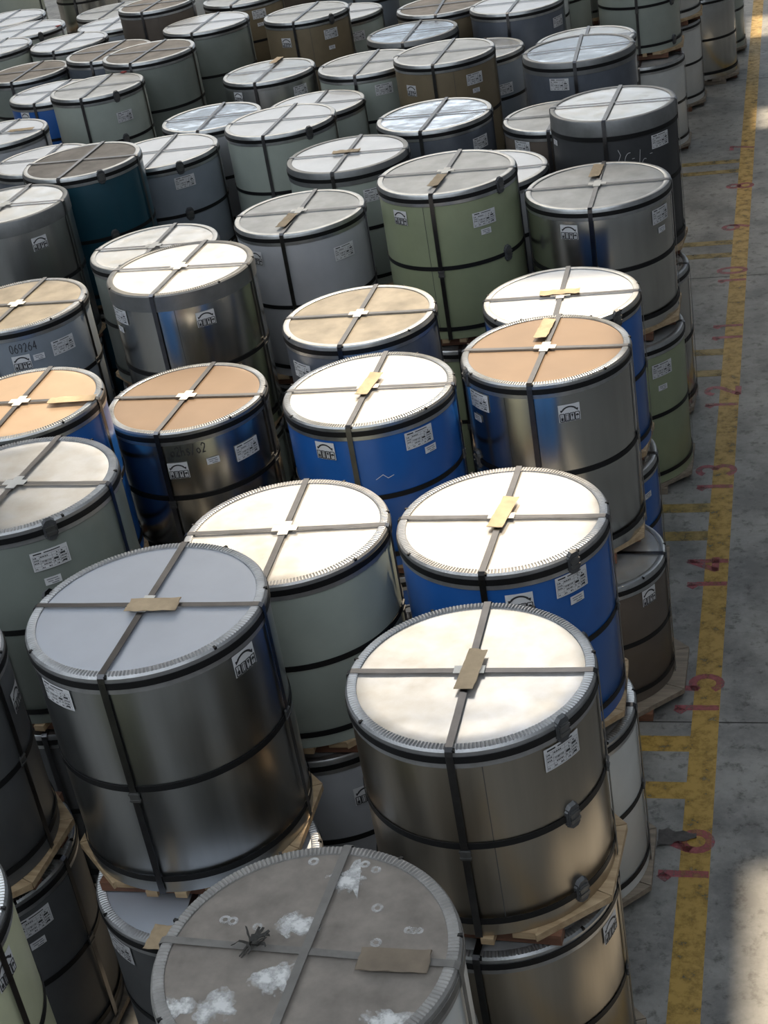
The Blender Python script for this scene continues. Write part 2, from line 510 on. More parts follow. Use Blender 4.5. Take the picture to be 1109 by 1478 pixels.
def cross_tape():
    mb = MB()
    z0, z1 = 0, .0025
    a, b = .030, .075
    mb.prism([(-a, -b), (a, -b), (a, -a), (b, -a), (b, a), (a, a), (a, b), (-a, b), (-a, a), (-b, a), (-b, -a), (-a, -a)], z0, z1)
    return mb.done('cross_tape', M_TAPE)
CROSS_ME = cross_tape()
def pad_mesh(seed, lx=.20, ly=.062):
    rnd = random.Random(seed)
    nx, ny = 9, 4
    v, f = [], []
    for s in (0, 1):
        for i in range(nx + 1):
            for j in range(ny + 1):
                x = (i / nx - .5) * lx + (rnd.uniform(-.004, .004) if i in (0, nx) else 0)
                y = (j / ny - .5) * ly + (rnd.uniform(-.002, .002) if j in (0, ny) else 0)
                z = .004 * math.sin(i * 1.9 + seed) * math.sin(j * 1.3 + seed) + .006 * max(0, abs(i / nx - .5) * 2 - .8) * rnd.uniform(-.6, 1)
                v.append((x, y, z + (.003 if s else 0)))
    q = (nx + 1) * (ny + 1)
    for i in range(nx):
        for j in range(ny):
            a = i * (ny + 1) + j
            f.append((q + a, q + a + ny + 1, q + a + ny + 2, q + a + 1))
            f.append((a, a + 1, a + ny + 2, a + ny + 1))
    ed = [i * (ny + 1) for i in range(nx + 1)] + [nx * (ny + 1) + j for j in range(1, ny + 1)] + [i * (ny + 1) + ny for i in range(nx - 1, -1, -1)] + [j for j in range(ny - 1, 0, -1)]
    for a, b in zip(ed, ed[1:] + ed[:1]):
        f.append((a, b, q + b, q + a))
    return mesh('cardboard_pad', v, f, M_CARD, 50)
PADS = [pad_mesh(k, .34 - .02 * k, .092) for k in range(4)]
PAD_WIDE = pad_mesh(7, .275, .115)

# ------------------------------------------------------------------ pallet
PT = .102
def pallet_meshes():
    """octagonal plank ring on reddish beams, two pine bearers sticking out at the ends"""
    o = [(1.05, -.44), (1.05, .44), (.52, .96), (-.52, .96), (-1.05, .44), (-1.05, -.44), (-.52, -.96), (.52, -.96)]
    out = {}
    k = .76
    sides = []
    for a, b in ((0, 1), (1, 2), (3, 4), (4, 5), (5, 6), (7, 0)):
        pa, pb = o[a], o[b]
        e = .012
        pol = [pa, pb, (pb[0] * k, pb[1] * k), (pa[0] * k, pa[1] * k)]
        cx = sum(p[0] for p in pol) / 4
        cy = sum(p[1] for p in pol) / 4
        pol = [((x - cx) * .985 + cx, (y - cy) * .985 + cy) for x, y in pol]
        mb = MB()
        mb.prism([(x * R, y * R) for x, y in pol], PT - .040, PT - .001)
        sides.append(mb.done('plank', M_PINE))
    beams = []
    for y in (-.80, -.28, .28, .80):
        hx = .99 if abs(y) < .5 else .70
        mb = MB()
        mb.box(-hx * R, y * R - .042, 0.0, hx * R, y * R + .042, PT - .0405)
        beams.append(mb.done('beam', M_RED))
    bear = []
    for x in (-.135, .135):
        mb = MB()
        mb.box(x * R - .032, -1.03 * R, PT - .040, x * R + .032, 1.03 * R, PT - .001)
        bear.append(mb.done('bearer', M_PINE))
    for x in (-.42, .42):
        mb = MB()
        mb.box(x * R - .06, -.93 * R, PT - .040, x * R + .06, .93 * R, PT - .0005)
        bear.append(mb.done('deck_board', M_PINE))
    return sides, beams, bear
PAL_SIDES, PAL_BEAMS, PAL_BEAR = pallet_meshes()
def pallet(x, y, z, s, label, group, rz=0.0, grey=False):
    t = empty('wooden_pallet', (x, y, z))
    t.rotation_euler = (0, 0, rz)
    tag(t, label, 'pallet', group)
    for me in PAL_SIDES:
        put('plank', me, t, M_GREYW if grey else None, sc=(s, s, 1))
    for me in PAL_BEAMS:
        put('beam', me, t, M_GREYW if grey and random.random() < .5 else None, sc=(s, s, 1))
    for me in PAL_BEAR:
        put(me.name.split('.')[0], me, t, M_GREYW if grey else None, sc=(s, s, 1))
    return t

# ------------------------------------------------------------------ coil
def on_wall(name, me, t, s, th, z, m=None):
    return put(name, me, t, m, (0, 0, z), math.radians(th), (s, s, 1))
def coil(x, y, z, r, h, body, lid, label, group, labels=(), teeth=False, wide=None, pad=None, cross=False, clip=None, rot=0.0, dusty=False, near=1, write=None, seam=None, grey_ring=False, big_pad=False):
    """near: 2 close to the camera, 1 middle, 0 far or mostly hidden"""
    s = r / R
    t = empty('steel_coil', (x, y, z))
    tag(t, label, 'steel coil', group)
    a = math.radians(rot)
    put('body', BODY_ME, t, BODY[body], (0, 0, 0), 0, (s, s, (h - .03) / .985))
    put('lid', LID_ME, t, LID[lid], (0, 0, h), a, (s, s, 1))
    ring = put('edge_ring', RINGS[(teeth, 'w' if wide else 'n')], t, M_RING_D if dusty else M_RING, (0, 0, h), a, (s, s, 1))
    if wide:
        ring.material_slots[0].material = M_RING_W
    elif grey_ring:
        ring.material_slots[0].material = M_RING_T
    if near >= 2:
        for k in range(7):
            on_wall('rim_notch', NOTCH_ME, ring, 1, rot * 0 + 15 + k * 51.4, 0).scale = (1, 1, 1)
    if near >= 1:
        put('foot_ring', FOOT_ME, t, BODY[body], (0, 0, 0), 0, (s, s, 1))
    hoops = []
    if wide != 'bare':
        z1 = h - (.162 if wide == 'low' else .075 if wide else .052)
        hoops.append((HOOP_OUT, z1))
    hoops += [(HOOP_IN, h * .5), (HOOP_OUT, .095)]
    for me, hz in hoops:
        hp = put('hoop_strap', me, t, M_STRAP_D if dusty else M_HOOP, (0, 0, hz), 0, (s, s, 1))
        if clip is not None:
            pd = on_wall('clip_pad', PAD_ME, hp, 1, clip, 0)
            on_wall('clip', CLIP_ME, hp, 1, clip, 0)
    for k in (0, 1):
        st = put('cross_strap', strap_mesh(r, h, .003 * k, .036), t, M_STRAP_D if dusty else M_STRAP, (0, 0, 0), a + k * PI / 2)
        if near >= 1 and k == 1:
            on_wall('strap_seal', SEAL_ME, st, s, 180, h * .5 - .045)
        if near >= 2 and k == 0:
            on_wall('strap_seal', SEAL_ME, st, s, 0, h * .5 + .01)
    if seam is not None:
        put('sheet_seam', SEAM_ME, t, None, (0, 0, .08), math.radians(seam), (s, s, h - .18))
    if cross:
        put('cross_tape', CROSS_ME, t, None, (0, 0, h + .0112), a)
    if pad:
        px, py, ang = pad
        put('cardboard_pad', PAD_WIDE if big_pad else random.choice(PADS), t, M_CARD_D if dusty else None, (px, py, h + (.014 if dusty else .019)), a + math.radians(ang))
    for kind, th, dz in labels:
        if kind == 'W':
            continue
        me, pr = {'S': SHIP, 'A': HAND, 's': SMALL}[kind]
        nm = {'S': 'shipping_label', 'A': 'handling_label', 's': 'small_label'}[kind]
        o = on_wall(nm, me, t, s, th, h - max(dz, .165 if kind != 's' else .14))
        put('print', pr, o)
    if write:
        txt, th, dz = write
        on_wall('handwriting', scrawl(txt, .075, .0065, M_INK), t, s, th, h - dz)
    return t

# ------------------------------------------------------------------ the hall: floor, walls, roof with its lights
def concrete():
    m, nt, p = new_mat('worn concrete')
    N, L = nt.nodes, nt.links
    tc = N.new('ShaderNodeTexCoord')
    def nz(scale, det, rough=.6):
        n = N.new('ShaderNodeTexNoise')
        n.inputs['Scale'].default_value = scale
        n.inputs['Detail'].default_value = det
        n.inputs['Roughness'].default_value = rough
        L.new(tc.outputs['Object'], n.inputs['Vector'])
        return n
    a, b, c = nz(1.6, 9, .72), nz(9, 5, .7), nz(3.2, 3)
    cr = N.new('ShaderNodeValToRGB')
    cr.color_ramp.elements[0].position, cr.color_ramp.elements[0].color = .38, (.12, .118, .114, 1)
    cr.color_ramp.elements[1].position, cr.color_ramp.elements[1].color = .62, (.27, .262, .248, 1)
    L.new(a.outputs[0], cr.inputs[0])
    cr2 = N.new('ShaderNodeValToRGB')     # dark spots
    cr2.color_ramp.elements[0].position, cr2.color_ramp.elements[0].color = .34, (.34, .33, .32, 1)
    cr2.color_ramp.elements[1].position, cr2.color_ramp.elements[1].color = .47, (1, 1, 1, 1)
    L.new(b.outputs[0], cr2.inputs[0])
    mx = N.new('ShaderNodeMix'); mx.data_type = 'RGBA'; mx.blend_type = 'MULTIPLY'
    mx.inputs[0].default_value = .85
    L.new(cr.outputs[0], mx.inputs[6])
    L.new(cr2.outputs[0], mx.inputs[7])
    L.new(mx.outputs[2], p.inputs['Base Color'])
    mr = N.new('ShaderNodeMapRange')
    mr.inputs[3].default_value, mr.inputs[4].default_value = .38, .62
    L.new(c.outputs[0], mr.inputs[0])
    L.new(mr.outputs[0], p.inputs['Roughness'])
    bp = N.new('ShaderNodeBump'); bp.inputs['Distance'].default_value = .0015
    L.new(b.outputs[0], bp.inputs['Height'])
    L.new(bp.outputs[0], p.inputs['Normal'])
    return m
M_FLOOR = concrete()
M_WALL = mat('wall sheet', (.34, .35, .36), 0, .6)
M_ROOF = mat('roof sheet', (.22, .23, .25), 0, .6)
X0, X1, Y0, Y1, ZR = -34.0, 14.0, -14.0, 62.0, 13.0
def struct(name, me, m=None, parent=None, loc=(0, 0, 0)):
    o = put(name, me, parent, m, loc)
    if not parent:
        o['kind'] = 'structure'
    return o
mb = MB(); mb.box(X0, Y0, -.2, X1, Y1, 0)
floor = struct('floor', mb.done('floor', M_FLOOR))
def joint(x0, y0, x1, y1):
    mb = MB(); mb.box(x0, y0, 0, x1, y1, .0012)
    put('floor_joint', mb.done('floor_joint', M_DARK), floor)
for y in (1.0, 8.985, 17.30, 25.6):
    joint(-1.4, y - .006, 8, y + .006)
for nm, b in (('wall_left', (X0 - .2, Y0, 0, X0, Y1, ZR)), ('wall_right', (X1, Y0, 0, X1 + .2, Y1, ZR)), ('wall_near', (X0, Y0 - .2, 0, X1, Y0, ZR))):
    mb = MB(); mb.box(*b)
    struct(nm, mb.done(nm, M_WALL))
# far gable: sill, posts and translucent glazing that daylight comes through
mb = MB(); mb.box(X0, Y1, 0, X1, Y1 + .2, 1.2); mb.box(X0, Y1, 12.2, X1, Y1 + .2, ZR)
wf = struct('wall_far', mb.done('wall_far', M_WALL))
E_COOL = emit('daylight glazing', (.76, .88, 1.0), WALL_COOL)
n = 0
for i in range(12):
    xa = X0 + (X1 - X0) * i / 12
    mb = MB(); mb.box(xa + .15, Y1 + .05, 1.2, xa + 3.85, Y1 + .1, 12.2)
    n += 1
    struct('unseen_pane_%d' % n, mb.done('pane', E_COOL))
    mb = MB(); mb.box(xa - .15, Y1, 1.2, xa + .15, Y1 + .2, 12.2)
    put('post', mb.done('post', M_WALL), wf)
# roof: sheet with rectangular openings; glowing panes sit in some, OPEN ones are cut to shape the sun patches
def sun_hole(x0, x1, y0, y1, z=0.0):
    k = (ZR - z) / -SUN_DIR.z
    return (x0 - SUN_DIR.x * k, x1 - SUN_DIR.x * k, y0 - SUN_DIR.y * k, y1 - SUN_DIR.y * k)
WARM = [(-15.5, -3.5, 24.2, 40.0), (-24, -15.5, 30.0, 40.0)]
FILL = [(-28, -2, 46, 51), (-20, -17, 2, 17), (-11, -8.4, 2, 14), (1.2, 3.6, 2, 12), (2.6, 4.4, 20, 44), (-26, 8, -10, -6.5), (-26, 8, -4.5, -0.8)]  # unseen cool panes added as fill for the coil sides
OPEN = [sun_hole(-.42, .55, 5.2, 7.55), sun_hole(-.66, .5, 22.95, 24.0), sun_hole(-.88, .3, 28.3, 29.8), sun_hole(-3.62, -1.2, 6.9, 11.5, 2.6), sun_hole(-5.9, -4.75, 8.3, 12.1, 2.6), sun_hole(-4.75, -3.62, 9.1, 12.1, 2.6), sun_hole(-7.0, -5.9, 10.6, 11.9, 2.6)]
holes = WARM + FILL + OPEN + [(-8.2, -3.0, 19.3, 23.0)]
xs = sorted({X0, X1} | {v for hq in holes for v in hq[:2]})
ys = sorted({Y0, Y1} | {v for hq in holes for v in hq[2:]})
mb = MB()
for xa, xb in zip(xs, xs[1:]):
    for ya, yb in zip(ys, ys[1:]):
        cx, cy = (xa + xb) / 2, (ya + yb) / 2
        if not any(q[0] < cx < q[1] and q[2] < cy < q[3] for q in holes):
            mb.box(xa, ya, ZR, xb, yb, ZR + .08)
struct('ceiling', mb.done('ceiling', M_ROOF))
E_WARM = emit('sunlit roof light', (1.0, .91, .77), SKY_WARM)
E_GLARE = emit('added warm roof pane', (1.0, .91, .77), SKY_WARM * 1.45)  # unseen pane added to make the front-right lid glow
E_FILL = emit('added cool roof pane', (.85, .93, 1.0), FILL_COOL)
GLARE = [(-8.2, -3.0, 19.3, 23.0)]
for q, m in [(q, E_WARM) for q in WARM] + [(q, E_GLARE) for q in GLARE] + [(q, E_FILL) for q in FILL]:
    n += 1
    mb = MB(); mb.box(q[0], q[2], ZR + .02, q[1], q[3], ZR + .05)
    struct('unseen_pane_%d' % n, mb.done('pane', m))

# floor paint
def marking(name, m, label, x0, y0, x1, y1, z=.0015):
    mb = MB()
    mb.box(x0, y0, 0, x1, y1, z)
    return tag(put(name, mb.done(name, m)), label, 'floor marking')
marking('aisle_line', M_YEL, 'long yellow line painted along the concrete aisle', -.872, -3, -.685, 40)
for (ya, wd_, txt) in ((8.245, .17, 'just above the number sixteen'), (8.74, .17, 'just below the number fifteen'), (11.53, .15, 'just above the number fourteen'), (12.0, .15, 'just below the number thirteen'),
                       (14.72, .15, 'just above the number twelve'), (15.23, .15, 'just below the number eleven'), (17.98, .15, 'just above the number ten'), (18.40, .15, 'just below the number nine'),
                       (21.08, .15, 'just above the number eight'), (21.5, .15, 'just below the number seven')):
    mk = marking('bay_line', M_YEL if ya < 9 else M_YEL2, 'short yellow bay line joining the aisle line ' + txt, -1.75, ya - wd_ / 2, -.872, ya + wd_ / 2)
    mk['group'] = 'yellow bay lines'
WORDS = {7: 'seven', 8: 'eight', 9: 'nine', 10: 'ten', 11: 'eleven', 12: 'twelve', 13: 'thirteen', 14: 'fourteen', 15: 'fifteen', 16: 'sixteen'}
for num, yc in ((16, 7.60), (15, 9.30), (14, 10.93), (13, 12.52), (12, 14.15), (11, 15.74), (10, 17.33), (9, 18.90), (8, 20.45), (7, 22.07)):
    mb = MB()
    txt = str(num)
    hgt = .31
    adv = .30 if len(txt) == 2 else 0
    for i, ch in enumerate(txt):
        yo = yc + (i - .5) * adv - .10 if len(txt) == 2 else yc - .1
        for pl in DIG[ch]:
            stroke(mb, [(px * .2, py * hgt / 1.55) for px, py in pl], 0.06, lambda u, v: (-.69 - v, yo + u, .0024))
    o = put('bay_number', mb.done('bay_number', M_REDP))
    tag(o, 'faded red ' + WORDS[num] + ' painted across the yellow aisle line', 'floor number', 'red bay numbers')

# ------------------------------------------------------------------ coils: key, x, y, top, r, height, lower x, y, r, labels, labels of the lower coil
ROWS = [
('A',-3.309,6.23,2.826,0.621,1.368,-3.21,5.97,0.612,[('S',-120,0.155),('A',-23,0.145)],[('S',-127,0.105)]),
('B',-1.606,5.985,2.593,0.597,1.116,-1.608,5.952,0.6,[('S',-38,0.176)],[('A',-18,0.149)]),
('C',-2.953,7.433,2.551,0.603,1.116,-2.957,7.411,0.568,[],[('A',-53,0.311)]),
('D',-1.691,7.498,2.56,0.591,1.164,-1.65,7.488,0.6,[('S',-44,0.169),('s',-42,0.281),('A',-74,0.2)],[]),
('E',-1.926,4.137,2.602,0.599,1.14,-1.929,4.16,0.584,[],[]),
('F',-2.905,9.35,2.531,0.586,1.072,-2.909,9.349,0.566,[('S',-45,0.177),('s',-38,0.288),('A',-109,0.179)],[('A',-71,0.277)]),
('G',-1.746,9.782,2.562,0.575,1.356,-1.548,9.51,0.528,[('S',-136,0.179),('s',-140,0.319),('A',-69,0.228)],[('A',-36,0.095)]),
('H',-1.8,11.0,2.443,0.585,1.2,-1.776,10.92,0.6,[],[('s',-27,0.224)]),
('I',-4.429,9.79,2.325,0.59,1.05,-4.416,9.776,0.576,[('S',-31,0.289),('A',-83,0.3),('s',-58,0.27),('W',-77,0.135)],[]),
('J',-5.286,8.954,2.732,0.577,1.269,-5.304,8.964,0.542,[],[]),
('K',-4.712,7.657,2.79,0.628,1.35,-4.712,7.654,0.596,[('S',-52,0.23),('s',-54,0.373)],[]),
('L',-5.017,11.552,2.681,0.612,1.392,-5.023,11.567,0.583,[('A',-56,0.258),('S',-132,0.21),('s',-136,0.338)],[]),
('M',-5.669,12.597,2.514,0.582,1.104,-5.682,12.607,0.558,[],[]),
('N',-6.426,11.288,2.551,0.589,1.098,-6.435,11.279,0.573,[('S',-33,0.251),('A',-69,0.292),('s',-55,0.274),('W',-68,0.18)],[]),
('O',-7.411,13.312,2.786,0.608,1.375,-7.411,13.299,0.572,[('A',-40,0.266)],[]),
('P',-3.291,10.679,2.524,0.584,1.051,-3.306,10.696,0.558,[('S',-129,0.235)],[]),
('Q',-4.408,13.052,2.578,0.594,1.356,-4.392,13.048,0.581,[('S',-38,0.269),('A',-120,0.221)],[]),
('R',-2.974,12.865,2.888,0.598,1.296,-2.972,12.852,0.58,[('S',-51,0.273),('s',-51,0.388),('A',-123,0.205)],[]),
('S',-1.702,12.897,2.656,0.608,1.128,-1.656,12.762,0.6,[('S',-29,0.195),('s',-29,0.323),('A',-108,0.192)],[('S',-44,0.234),('s',-45,0.401)]),
('T',-1.704,14.479,2.897,0.576,1.32,-1.68,14.04,0.6,[('S',-40,0.265),('s',-153,0.24)],[]),
('U',-2.34,17.196,2.777,0.6,1.339,-2.335,17.19,0.583,[('S',-105,0.221)],[]),
('U2',-2.46,18.781,2.5,0.58,1.134,-2.464,18.796,0.554,[],[]),
('V',-3.685,15.755,2.601,0.598,1.16,-3.681,15.776,0.586,[('S',-31,0.241)],[]),
('W',-4.322,14.566,2.622,0.602,1.18,-4.311,14.549,0.583,[('S',-55,0.268)],[]),
('X',-2.934,14.16,2.464,0.62,1.004,-2.934,14.118,0.6,[],[]),
('Y',-2.409,15.658,2.503,0.54,1.027,-2.416,15.653,0.508,[('S',-124,0.125)],[]),
('Z',-3.992,17.994,2.703,0.585,1.304,-3.987,18.015,0.572,[('S',-46,0.233),('s',-46,0.367),('A',-123,0.286)],[]),
('AA',-3.855,19.198,2.4,0.582,1.015,-3.837,19.183,0.566,[('S',-48,0.392)],[]),
('AB',-4.805,19.972,2.539,0.584,1.178,-4.83,19.92,0.582,[],[]),
('AC',-4.64,21.174,2.583,0.604,1.126,-4.602,21.18,0.594,[],[]),
('AD',-5.071,18.555,2.54,0.597,1.131,-5.069,18.536,0.582,[('S',-60,0.204)],[]),
('AE',-6.554,21.267,2.67,0.587,1.292,-6.556,21.246,0.552,[('S',-44,0.235),('s',-46,0.415),('A',-107,0.265)],[]),
('AF',-6.382,22.449,2.367,0.578,1.0,-6.388,22.47,0.564,[('S',-57,0.247)],[]),
('AG',-6.425,18.867,2.492,0.578,1.085,-6.426,18.875,0.563,[('S',-35,0.196),('A',-118,0.16)],[]),
('AH',-5.442,16.045,2.621,0.602,1.234,-5.432,16.041,0.58,[],[]),
('AI',-5.415,17.333,2.421,0.564,0.977,-5.415,17.343,0.546,[],[]),
('AJ',-6.573,16.989,2.48,0.577,1.141,-6.576,16.992,0.57,[],[]),
('AK',-6.747,15.734,2.486,0.628,1.119,-6.763,15.721,0.606,[('S',-50,0.21)],[]),
('AL',-7.099,14.523,2.811,0.603,1.345,-7.105,14.516,0.577,[],[]),
('AM',-8.289,16.026,2.439,0.567,1.003,-8.279,16.047,0.542,[],[]),
('AN',-8.569,18.465,2.619,0.591,1.179,-8.575,18.481,0.561,[('S',-40,0.31)],[]),
('AO',-9.533,19.182,2.442,0.579,0.979,-9.533,19.193,0.557,[('A',-110,0.153)],[]),
('AP',-9.293,17.02,2.52,0.584,1.137,-9.293,16.999,0.55,[],[]),
('AQ',-8.295,19.684,2.712,0.611,1.298,-8.28,19.68,0.6,[],[]),
('AR',-9.231,20.54,2.598,0.597,1.18,-9.231,20.544,0.579,[],[]),
('AS',-8.073,21.392,2.655,0.608,1.241,-8.071,21.392,0.586,[],[]),
('AT',-9.091,22.247,2.839,0.558,1.465,-9.09,22.256,0.529,[],[]),
('AU',-10.446,20.409,2.468,0.573,0.987,-10.437,20.431,0.546,[],[]),
('AV',-10.329,21.676,2.553,0.57,1.151,-10.337,21.655,0.536,[],[]),
('AW',-11.518,21.549,2.61,0.6,1.236,-11.505,21.533,0.581,[],[]),
('AX',-11.798,23.362,2.476,0.612,1.102,-11.814,23.347,0.592,[],[]),
('AY',-12.665,24.441,2.473,0.66,1.062,-12.663,24.439,0.628,[],[]),
('AZ',-11.324,25.706,2.175,0.612,0.767,-11.309,25.692,0.593,[],[]),
('BA',-10.692,24.211,2.255,0.582,0.881,-10.703,24.203,0.549,[],[]),
('BC',-8.1,23.231,2.61,0.6,1.137,-8.105,23.215,0.564,[('S',-52,0.188),('s',-53,0.338)],[]),
('BD',-3.533,20.563,2.63,0.598,1.283,-3.534,20.562,0.594,[('S',-24,0.237)],[]),
('PY',-3.84,4.11,2.64,0.6,1.26,-3.823,4.129,0.57,[('A',0,0.192)],[]),
('LU',-4.71,5.94,2.64,0.6,1.2,-4.68,6.0,0.6,[('A',15,0.295)],[('S',-33,0.195),('s',-35,0.328)]),
('BW',-2.196,22.74,2.67,0.558,1.26,-2.172,22.44,0.57,[],[]),
('BH',-3.57,23.58,2.64,0.6,1.256,-3.565,23.58,0.567,[],[]),
('BG',-3.72,22.32,2.64,0.6,1.193,-3.708,22.319,0.573,[],[]),
('BF',-6.66,24.84,2.7,0.6,1.226,-6.665,24.858,0.574,[],[]),
('BE',-7.98,24.78,2.64,0.6,1.248,-7.985,24.759,0.571,[],[]),
('P1',-13.96,27.3,2.64,0.6,1.269,-13.976,27.302,0.575,[],[]),
('P2',-12.9,28.38,2.64,0.6,1.298,-12.912,28.4,0.567,[],[]),
('X2',-2.07,24.6,2.67,0.6,1.278,-2.054,24.581,0.574,[],[]),
('X3',-1.572,25.98,2.58,0.582,1.127,-1.589,25.959,0.569,[],[]),
('X4',-1.5,27.6,2.64,0.6,1.203,-1.509,27.599,0.57,[],[]),
('P4',-5.04,22.98,2.64,0.6,1.173,-5.024,22.959,0.577,[],[]),
('P5',-5.16,24.54,2.64,0.6,1.275,-5.163,24.552,0.581,[],[]),
('P6',-9.36,24.96,2.67,0.6,1.305,-9.366,24.956,0.573,[],[]),
('P7',-3.36,25.08,2.64,0.6,1.204,-3.35,25.072,0.575,[],[]),
('P8',-7.74,26.4,2.64,0.6,1.292,-7.745,26.421,0.576,[],[]),
]
